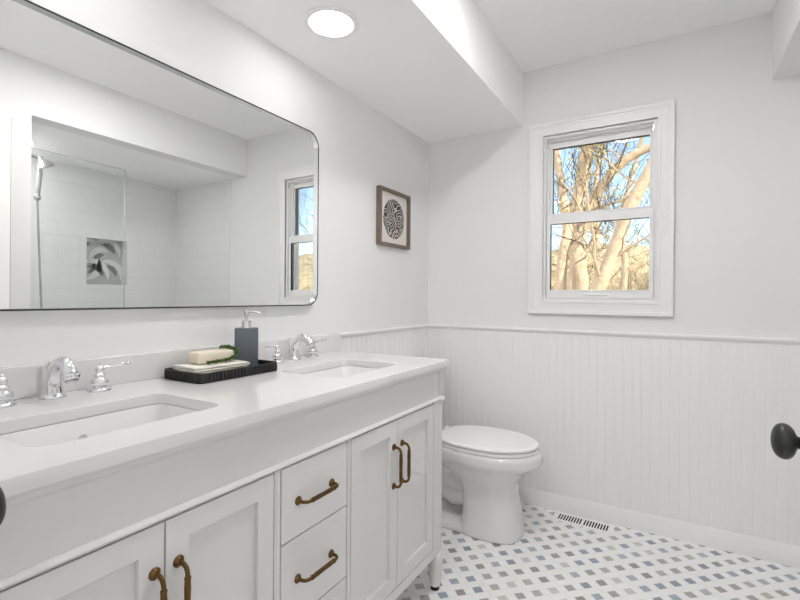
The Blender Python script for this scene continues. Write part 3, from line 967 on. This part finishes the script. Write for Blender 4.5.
o = obj('leaf_cluster', b, M['leaf'], sp); o['kind'] = 'stuff'

# soap dispenser
sd = empty('soap_dispenser', (0.108, 1.071, TZ), -0.70, label='square slate-grey soap bottle with a steel pump at the right end of the tray', cat='soap dispenser')
b = BM(); box(b, (-0.024, -0.0375, 0.0003), (0.024, 0.0375, 0.134), 0.0025, 3); local('bottle', b, M['bottle'], sd, True)
b = BM(); lathe(b, [(0.0165, 0.1341), (0.0165, 0.137), (0.0155, 0.139), (0.0155, 0.156), (0.0145, 0.158), (0.006, 0.159)], (0, 0, 0), (0, 0, 1), 28); local('collar', b, M['steel'], sd, True)
b = BM(); lathe(b, [(0.0045, 0.157), (0.0045, 0.172), (0.0075, 0.174), (0.0080, 0.190), (0.0070, 0.1935), (0.002, 0.194)], (0, 0, 0), (0, 0, 1), 20)
pm = local('pump', b, M['steel'], sd, True)
b = BM(); tube(b, [(0, 0.003, 0.187), (0, 0.020, 0.1885), (0.0, 0.036, 0.186), (0, 0.047, 0.180), (0, 0.050, 0.176)], [0.0042, 0.0036, 0.0030, 0.0026, 0.0024], 12)
local('nozzle', b, M['steel'], sd, True)

# ------------------------------------------------------------------ toilet
TYC = 2.232
toi = empty('toilet', (0.4, TYC, 0), label='white two-piece toilet with closed lid between the vanity and the back wall', cat='toilet')
def egg(z, xb, xf, w, p=2.2, n=48, yc=TYC, squareback=2.6, split=0.5):
    xm = xb + (xf - xb) * split
    r = []
    for k in range(n):
        a = 2 * PI * k / n; c, s = math.cos(a), math.sin(a)
        ee = 2 / (p if c >= 0 else squareback)
        L = (xf - xm) if c >= 0 else (xm - xb)
        r.append((xm + L * math.copysign(abs(c) ** ee, c), yc + w * math.copysign(abs(s) ** ee, s), z))
    return r
b = BM()
# front column flaring into the bowl with a thick rim band
loft(b, [egg(0.0, 0.43, 0.722, 0.142, 2.6, squareback=5), egg(0.02, 0.43, 0.721, 0.142, 2.6, squareback=5), egg(0.10, 0.44, 0.706, 0.135, 2.6, squareback=5), egg(0.18, 0.44, 0.690, 0.129, 2.8, squareback=5),
         egg(0.235, 0.43, 0.688, 0.129, 2.6, squareback=4), egg(0.262, 0.39, 0.694, 0.134, 2.3), egg(0.290, 0.34, 0.716, 0.148, 2.2), egg(0.318, 0.29, 0.744, 0.166, 2.1), egg(0.342, 0.265, 0.780, 0.181, 2.1),
         egg(0.356, 0.25, 0.802, 0.192, 2.1), egg(0.370, 0.245, 0.810, 0.198, 2.1), egg(0.395, 0.245, 0.812, 0.199, 2.1), egg(0.410, 0.245, 0.809, 0.194, 2.1), egg(0.418, 0.25, 0.784, 0.187, 2.1)])
# foot plate
loft(b, [egg(0.0, 0.16, 0.60, 0.130, 3.5, squareback=4), egg(0.020, 0.16, 0.60, 0.130, 3.5, squareback=4), egg(0.032, 0.17, 0.58, 0.120, 3.5, squareback=4), egg(0.060, 0.20, 0.56, 0.070, 3, squareback=3)])
# tank deck
loft(b, [egg(0.30, 0.10, 0.36, 0.10, 4, squareback=5), egg(0.36, 0.06, 0.38, 0.125, 4, squareback=5), egg(0.40, 0.045, 0.40, 0.145, 4, squareback=5), egg(0.412, 0.05, 0.40, 0.14, 4, squareback=5)])
# trapway
tube(b, [(0.50, TYC, 0.21), (0.44, TYC, 0.17), (0.37, TYC, 0.155), (0.30, TYC, 0.19), (0.25, TYC, 0.27), (0.20, TYC, 0.31)], [0.080, 0.082, 0.080, 0.078, 0.075, 0.07], 28)
tube(b, [(0.30, TYC, 0.26), (0.24, TYC, 0.20), (0.22, TYC, 0.10), (0.22, TYC, 0.02)], [0.065, 0.062, 0.058, 0.055], 28)
tube(b, [(0.36, TYC - 0.0, 0.30), (0.33, TYC, 0.25), (0.40, TYC, 0.22), (0.5, TYC, 0.20)], [0.115, 0.10, 0.09, 0.08], 28)
bowl = obj('bowl', b, M['porcelain'], toi, 'full')
rm = bowl.modifiers.new('remesh', 'REMESH'); rm.mode = 'VOXEL'; rm.voxel_size = 0.0065; rm.use_smooth_shade = True
sm = bowl.modifiers.new('smooth', 'SMOOTH'); sm.factor = 0.6; sm.iterations = 8
b = BM(); loft(b, [egg(0.4185, 0.29, 0.782, 0.184, 2.1), egg(0.420, 0.285, 0.787, 0.188, 2.1), egg(0.430, 0.284, 0.788, 0.189, 2.1), egg(0.4345, 0.29, 0.778, 0.182, 2.1)])
obj('seat', b, M['seat_plastic'], toi, True)
b = BM()
L_ = [egg(0.4395, 0.29, 0.780, 0.183, 2.1), egg(0.4415, 0.284, 0.788, 0.190, 2.1), egg(0.449, 0.283, 0.789, 0.191, 2.1), egg(0.4535, 0.288, 0.784, 0.186, 2.1)]
for f_ in (0.92, 0.8, 0.6, 0.35, 0.12):
    hw = 0.187 * f_; xm = 0.53
    L_.append(egg(0.4545 + 0.0050 * (1 - f_ ** 2), xm - (xm - 0.288) * f_, xm + (0.786 - xm) * f_, hw, 2.1))
loft(b, L_)
obj('lid', b, M['seat_plastic'], toi, True)
for s in (-1, 1):
    b = BM(); tube(b, [(0.272, TYC + s * 0.05, 0.438), (0.272, TYC + s * 0.095, 0.438)], 0.0125, 20)
    box(b, (0.262, TYC + s * 0.0725 - 0.02, 0.413), (0.30, TYC + s * 0.0725 + 0.02, 0.436), 0.004)
    obj('hinge', b, M['seat_plastic'], toi, True)
    b = BM(); lathe(b, [(0.017, 0), (0.017, 0.010), (0.014, 0.020), (0.006, 0.026), (0.001, 0.027)], (0.335, TYC + s * 0.108, 0.024), (0, 0, 1), 20)
    obj('bolt_cap', b, M['seat_plastic'], toi, True)
b = BM()
loft(b, [egg(0.4135, 0.035, 0.20, 0.19, 5, squareback=6), egg(0.46, 0.027, 0.212, 0.205, 5, squareback=6), egg(0.753, 0.024, 0.222, 0.222, 5, squareback=6), egg(0.758, 0.024, 0.222, 0.222, 5, squareback=6)])
obj('tank', b, M['porcelain'], toi, True)
b = BM()
loft(b, [egg(0.7585, 0.024, 0.224, 0.224, 5, squareback=6), egg(0.763, 0.020, 0.231, 0.231, 5, squareback=6), egg(0.787, 0.020, 0.231, 0.231, 5, squareback=6), egg(0.795, 0.026, 0.224, 0.224, 5, squareback=6)])
obj('tank_lid', b, M['porcelain'], toi, True)
b = BM(); tube(b, [(0.222, TYC - 0.17, 0.70), (0.236, TYC - 0.17, 0.70)], 0.012, 16); tube(b, [(0.236, TYC - 0.17, 0.70), (0.240, TYC - 0.12, 0.696)], [0.006, 0.005], 12)
obj('flush_lever', b, M['chrome'], toi, True)

# ------------------------------------------------------------------ floor register
vr = empty('floor_register', (0.945, 2.535, 0), math.radians(-2), label='white slotted metal floor register set in the mosaic floor by the baseboard', cat='floor vent')
holes = []
for g0 in (-0.121, 0.006):
    for k in range(9):
        x = g0 + k * 0.0132
        holes.append([(x, -0.034), (x + 0.0078, -0.034), (x + 0.0078, 0.034), (x, 0.034)])
b = plate(rrect(-0.146, -0.052, 0.146, 0.052, 0.004, 3), holes, 0.0022, 0.0005, 'xy', 0.0024)
local('grille', b, M['vent'], vr)
b = BM(); box(b, (-0.126, -0.036, 0.0003), (0.126, 0.036, 0.0012)); o = local('shade_sheet', b, M['duct_shade'], vr); o['label'] = 'flat dark sheet painting the shade behind the slots'  # thin dark sheet painted as the shade inside the duct

# ------------------------------------------------------------------ recessed light in the soffit and added unseen lights
def downlight(x, y, z, m, label, r=0.078):
    l = empty('recessed_light', (x, y, z), label=label, cat='ceiling light')
    b = BM(); lathe(b, [(r, -0.0005), (r + 0.020, -0.0005), (r + 0.021, -0.003), (r + 0.017, -0.006), (r + 0.004, -0.007), (r, -0.005), (r, -0.0005)], (x, y, z), (0, 0, 1), 48, cap=False)
    obj('trim_ring', b, M['trim'], l, True)
    b = BM(); lathe(b, [(r - 0.0005, -0.001), (r - 0.0005, -0.0045), (r - 0.012, -0.0055)], (x, y, z), (0, 0, 1), 48)
    obj('diffuser', b, m, l, True)
downlight(0.283, 1.290, ZL, M['lamp_glow'], 'round white recessed light glowing in the low soffit above the vanity')
downlight(0.283, 0.56, ZL, M['lamp_glow'], 'added unseen fill light in the low soffit above the near sink')  # added out of view to spread light along the wall above the mirror
downlight(2.27, 1.27, ZL, M['fill_glow_shower'], 'added unseen fill light in the shower ceiling above the hand shower')  # added lamp to brighten the shower, kept out of sight in the mirror
downlight(1.0, 1.30, ZC, M['fill_glow_centre'], 'added unseen fill light in the high ceiling above the middle of the room', r=0.10)  # added lamp lighting the room, placed clear of the mirror and pane
downlight(1.0, -0.85, ZC, M['fill_glow_hall'], 'added unseen fill light in the hall ceiling behind the doorway', r=0.11)  # added lamp behind the camera, fills the room through the doorway

# ------------------------------------------------------------------ shower fittings seen in the mirror
gp = empty('shower_glass_panel', (1.9, 1.45, 0.1), label='clear fixed glass panel standing on the shower curb, seen in the mirror', cat='shower screen')
b = BM(); box(b, (1.896, YS + 0.011, 0.1003), (1.904, 1.736, 2.004)); obj('glass', b, M['shower_glass'], gp)
b = BM(); box(b, (1.8955, 1.7361, 0.1003), (1.9045, 1.7385, 2.004)); box(b, (1.8955, YS + 0.011, 2.0041), (1.9045, 1.7385, 2.0065))
obj('polished_edge', b, M['glass_edge'], gp)
sh = empty('hand_shower', (2.27, YS + 0.01, 1.1), label='chrome hand shower on a wall bar with hanging hose, seen in the mirror', cat='shower')
y0 = YS + 0.011
b = BM(); lathe(b, [(0.03, 0), (0.03, 0.004), (0.012, 0.010), (0.010, 0.03)], (2.27, y0, 2.02), (0, 1, 0), 24)
tube(b, [(2.27, y0 + 0.02, 2.02), (2.27, y0 + 0.10, 2.05), (2.27, y0 + 0.17, 2.06), (2.27, y0 + 0.25, 2.045)], 0.011, 14)
obj('shower_arm', b, M['steel'], sh, True)
b = BM(); lathe(b, [(0.016, 0), (0.022, 0.02), (0.030, 0.035), (0.052, 0.060), (0.055, 0.072), (0.050, 0.076)], (2.27, y0 + 0.245, 2.06), (0, 0.45, -0.9), 28)
obj('shower_head', b, M['steel'], sh, True)
b = BM(); tube(b, [(2.27, y0 + 0.24, 2.01), (2.27, y0 + 0.245, 1.95), (2.275, y0 + 0.24, 1.85), (2.275, y0 + 0.235, 1.78)], [0.012, 0.016, 0.014, 0.012], 14)
lathe(b, [(0.012, 0), (0.02, 0.01), (0.02, 0.03), (0.012, 0.04)], (2.275, y0 + 0.235, 1.77), (0, 0, 1), 20)
obj('hand_piece', b, M['steel'], sh, True)
b = BM(); tube(b, [(2.275, y0 + 0.235, 1.78), (2.27, y0 + 0.240, 1.6), (2.265, y0 + 0.245, 1.4), (2.26, y0 + 0.255, 1.1), (2.25, y0 + 0.27, 0.8), (2.25, y0 + 0.16, 0.66), (2.25, y0 + 0.06, 0.8), (2.26, y0 + 0.012, 1.0)], 0.0065, 10)
obj('hose', b, M['steel'], sh, True)

# ------------------------------------------------------------------ outdoors
def terrain():
    b = BM(); nx, ny = 70, 60; V = []
    for j in range(ny + 1):
        y = 3.0 + 35 * (j / ny) ** 1.3
        row = []
        for i in range(nx + 1):
            x = -22 + 50 * i / nx
            rise = max(0, y - 6.5)
            h = -0.6 + 0.27 * rise ** 0.98 + 0.9 * noise.noise(Vector((x * 0.22, y * 0.2, 1.3))) * min(1, rise / 4) + 0.10 * noise.noise(Vector((x * 1.3, y * 1.3, 4)))
            h += 0.035 * max(0, x - 3) * min(1, rise / 3)
            h = min(h, 3.6 + 0.8 * noise.noise(Vector((x * 0.3, 7, 0))))
            row.append(b.verts.new((x, y, h)))
        V.append(row)
    for j in range(ny):
        for i in range(nx): b.faces.new((V[j][i], V[j][i + 1], V[j + 1][i + 1], V[j + 1][i]))
    return b
struct('floor_hillside', terrain(), M['hill'], smooth=True)

def grow(bs, p, d, r, L, depth, rnd, tips, up=0.15, wig=0.30, minr=0.004):
    b = bs[0] if depth >= 2 else bs[1]
    n_ = 4; pts = [p.copy()]; rad = [r]
    q = p.copy(); dd = d.copy()
    for k in range(n_):
        dd = (dd + Vector((rnd.uniform(-wig, wig), rnd.uniform(-wig, wig), rnd.uniform(-wig, wig) + up * 0.3))).normalized()
        q = q + dd * (L / n_); pts.append(q.copy()); rad.append(max(minr, r * (1 - 0.6 * (k + 1) / n_)))
    tube(b, pts, rad, 5 if depth > 1 else 4, cap=False)
    if depth <= 0:
        tips.append((pts[-1], dd)); tips.append((pts[2], dd)); return
    for k in range(3 if depth > 1 else 3):
        i = rnd.randint(1, n_)
        nd = (dd + Vector((rnd.uniform(-1, 1), rnd.uniform(-1, 1), rnd.uniform(-0.6, 1) + up)) * 0.85).normalized()
        grow(bs, pts[i], nd, rad[i] * 0.62, L * rnd.uniform(0.55, 0.8), depth - 1, rnd, tips, up, wig, minr)

def tree(label, base, path, r0, r1, seed, limbs=9, limb_len=1.3, depth=3, bud=True, start=0.25, stuff_group='bare trees outside the window'):
    rnd = random.Random(seed)
    t = empty('bare_tree', base, label=label, cat='tree', group=stuff_group)
    base = Vector(base)
    P = [base + Vector(q) for q in path]
    # smooth path
    pts, rad = [], []
    n_ = 6
    for i in range(len(P) - 1):
        for k in range(n_):
            u = k / n_
            p0 = P[max(0, i - 1)]; p1 = P[i]; p2 = P[i + 1]; p3 = P[min(len(P) - 1, i + 2)]
            pts.append(0.5 * ((2 * p1) + (p2 - p0) * u + (2 * p0 - 5 * p1 + 4 * p2 - p3) * u * u + (3 * p1 - p0 - 3 * p2 + p3) * u ** 3))
    pts.append(P[-1])
    N = len(pts)
    for i in range(N): rad.append((r0 + (r1 - r0) * i / (N - 1)) * (1 + 0.12 * noise.noise(Vector((i * 0.5, seed, 0)))))
    b = BM(); tube(b, pts, rad, 16)
    for v in b.verts: v.co += Vector((1, 1, 0)) * 0.02 * noise.noise(v.co * 4)
    obj('trunk', b, M['bark'], t, 'full')
    bs = (BM(), BM()); tips = []
    for k in range(limbs):
        i = int(N * (start + (1 - start) * (k + rnd.random()) / limbs)); i = min(N - 1, i)
        a = rnd.uniform(0, 2 * PI)
        d = Vector((math.cos(a), math.sin(a), rnd.uniform(0.0, 1.0))).normalized()
        grow(bs, pts[i], d, max(0.011, rad[i] * 0.24), limb_len * rnd.uniform(0.6, 1.15), depth, rnd, tips, minr=0.0035)
    o = obj('limbs', bs[0], M['bark'], t); o['kind'] = 'stuff'
    o = obj('twigs', bs[1], M['bark_dark'], t); o['kind'] = 'stuff'
    if bud:
        b = BM()
        for p, d in tips:
            for q in range(3):
                c = p + Vector((rnd.uniform(-1, 1), rnd.uniform(-1, 1), rnd.uniform(-1, 1))) * 0.07
                s_ = rnd.uniform(0.010, 0.024)
                vs = [b.verts.new(c + Vector((rnd.uniform(-1, 1), rnd.uniform(-1, 1), rnd.uniform(-1, 1))) * s_) for _ in range(4)]
                for tr in ((0, 1, 2), (0, 2, 3), (0, 3, 1), (1, 3, 2)): b.faces.new([vs[x] for x in tr])
        o = obj('buds', b, M['bud'], t); o['kind'] = 'stuff'
    return t

G = 0.2
def rel(pts): return pts[0], [tuple(Vector(p) - Vector(pts[0])) for p in pts]
for label, pts, r0, r1, seed, limbs, ll in (
    ('pale trunk at the extreme left of the lower window pane', [(-0.30, 6.4, -0.9), (-0.056, 6.4, 0.73), (0.032, 6.4, 1.27), (0.067, 6.4, 1.73), (0.12, 6.4, 2.1), (0.0, 6.4, 2.9), (-0.2, 6.5, 4.4)], 0.095, 0.045, 11, 8, 1.1),
    ('tall pale upright trunk rising behind both panes on the left', [(-0.05, 6.9, -0.9), (0.116, 6.9, 0.71), (0.192, 6.9, 1.27), (0.161, 6.9, 1.83), (0.13, 6.9, 2.32), (0.21, 6.9, 2.8), (0.295, 6.9, 3.28), (0.41, 7.0, 3.75), (0.5, 7.0, 5.2)], 0.125, 0.075, 23, 11, 1.3),
    ('thickest pale trunk leaning right across the lower window pane', [(-0.35, 6.2, -0.9), (0.321, 6.2, 0.755), (0.529, 6.2, 1.26), (0.72, 6.2, 1.78), (0.879, 6.2, 2.25), (1.14, 6.2, 2.79), (1.5, 6.3, 3.5), (1.7, 6.3, 4.4)], 0.10, 0.055, 35, 10, 1.2),
    ('pale trunk slanting up to the right across the upper pane', [(-0.3, 7.6, -0.7), (-0.1, 7.6, 1.0), (0.182, 7.5, 2.41), (0.47, 7.4, 2.9), (0.681, 7.4, 3.12), (1.038, 7.4, 3.3), (1.516, 7.4, 3.43), (2.3, 7.4, 3.7)], 0.085, 0.045, 41, 9, 1.2),
    ('slender pale trunk standing behind the centre of the lower pane', [(0.5, 9.0, -0.2), (0.555, 9.0, 1.13), (0.598, 9.0, 1.8), (0.5, 9.0, 2.3), (0.60, 9.0, 2.9), (0.9, 9.1, 4.2)], 0.07, 0.03, 52, 12, 1.3)):
    o0, rp = rel(pts)
    tree(label, o0, rp, r0, r1, seed, int(limbs * 0.6), ll)
k = 0
for (x, y, s) in ((-2.4, 9.5, 61), (3.4, 9.0, 62), (2.0, 11.5, 63), (-0.2, 11.0, 64), (4.6, 8.2, 65), (6.2, 9.5, 66), (4.0, 7.4, 67)):
    where = ['far left beyond the window edge', 'right of the window, seen in the mirror', 'on the hillside behind the right trunk', 'on the hillside between the two left trunks',
             'nearest on the right, seen in the mirror', 'farthest right on the hillside, seen in the mirror', 'close to the house on the right, seen in the mirror'][k]; k += 1
    tree('slender bare tree ' + where, (x, y, -0.6 + max(0, y - 6.5) * 0.24), [(0, 0, 0), (0.1, 0, 1.5), (0.0, 0.1, 3.0), (0.25, 0, 4.5), (0.3, 0, 5.8)], 0.085, 0.03, s, 9, 1.3, 3, bud=(k % 2 == 0), start=0.12)

def shrub(cx, cy, cz, h, seed, label):
    rnd = random.Random(seed); b = BM()
    for k in range(95):
        a = rnd.uniform(0, 2 * PI); t = rnd.uniform(0.05, 0.75)
        d = Vector((math.cos(a) * t, math.sin(a) * t, 1)).normalized()
        p = Vector((cx + rnd.uniform(-0.25, 0.25), cy + rnd.uniform(-0.25, 0.25), cz)); L = h * rnd.uniform(0.6, 1.1)
        pts = [p]; dd = d
        for q in range(4):
            dd = (dd + Vector((rnd.uniform(-.2, .2), rnd.uniform(-.2, .2), rnd.uniform(-.12, .05)))).normalized(); pts.append(pts[-1] + dd * L / 4)
        tube(b, pts, [0.012, 0.010, 0.008, 0.006, 0.004], 4, cap=False)
        for q in range(4):
            i = rnd.randint(1, 4); e = (dd + Vector((rnd.uniform(-1, 1), rnd.uniform(-1, 1), rnd.uniform(-0.3, 0.8)))).normalized()
            tube(b, [pts[i], pts[i] + e * L * 0.16, pts[i] + e * L * 0.3 + Vector((0, 0, -0.03))], [0.006, 0.005, 0.003], 4, cap=False)
    s = obj('dry_shrub', b, M['dry_twig']); tag(s, label, 'shrub', 'dry shrubs on the hillside')
spots = [(-1.0, 9.0), (0.2, 9.2), (1.4, 9.6), (2.6, 9.4), (0.8, 10.6), (2.0, 10.8), (3.6, 10.4), (4.6, 8.8), (5.6, 10.5), (3.6, 7.6)]
desc = ['behind the left trunk', 'between the two left trunks', 'behind the leaning trunk', 'at the right of the lower pane', 'higher up the slope behind the leaning trunk',
        'higher up the slope at the centre', 'high on the slope at the right edge', 'seen in the mirror, low on the right', 'seen in the mirror, high on the slope', 'seen in the mirror, nearest the house']
for i, ((x, y), t) in enumerate(zip(spots, desc)):
    shrub(x, y, -0.65 + max(0, y - 6.5) * 0.25, 1.5 if i != 3 else 1.8, 100 + i, 'tan dry twiggy shrub ' + t)
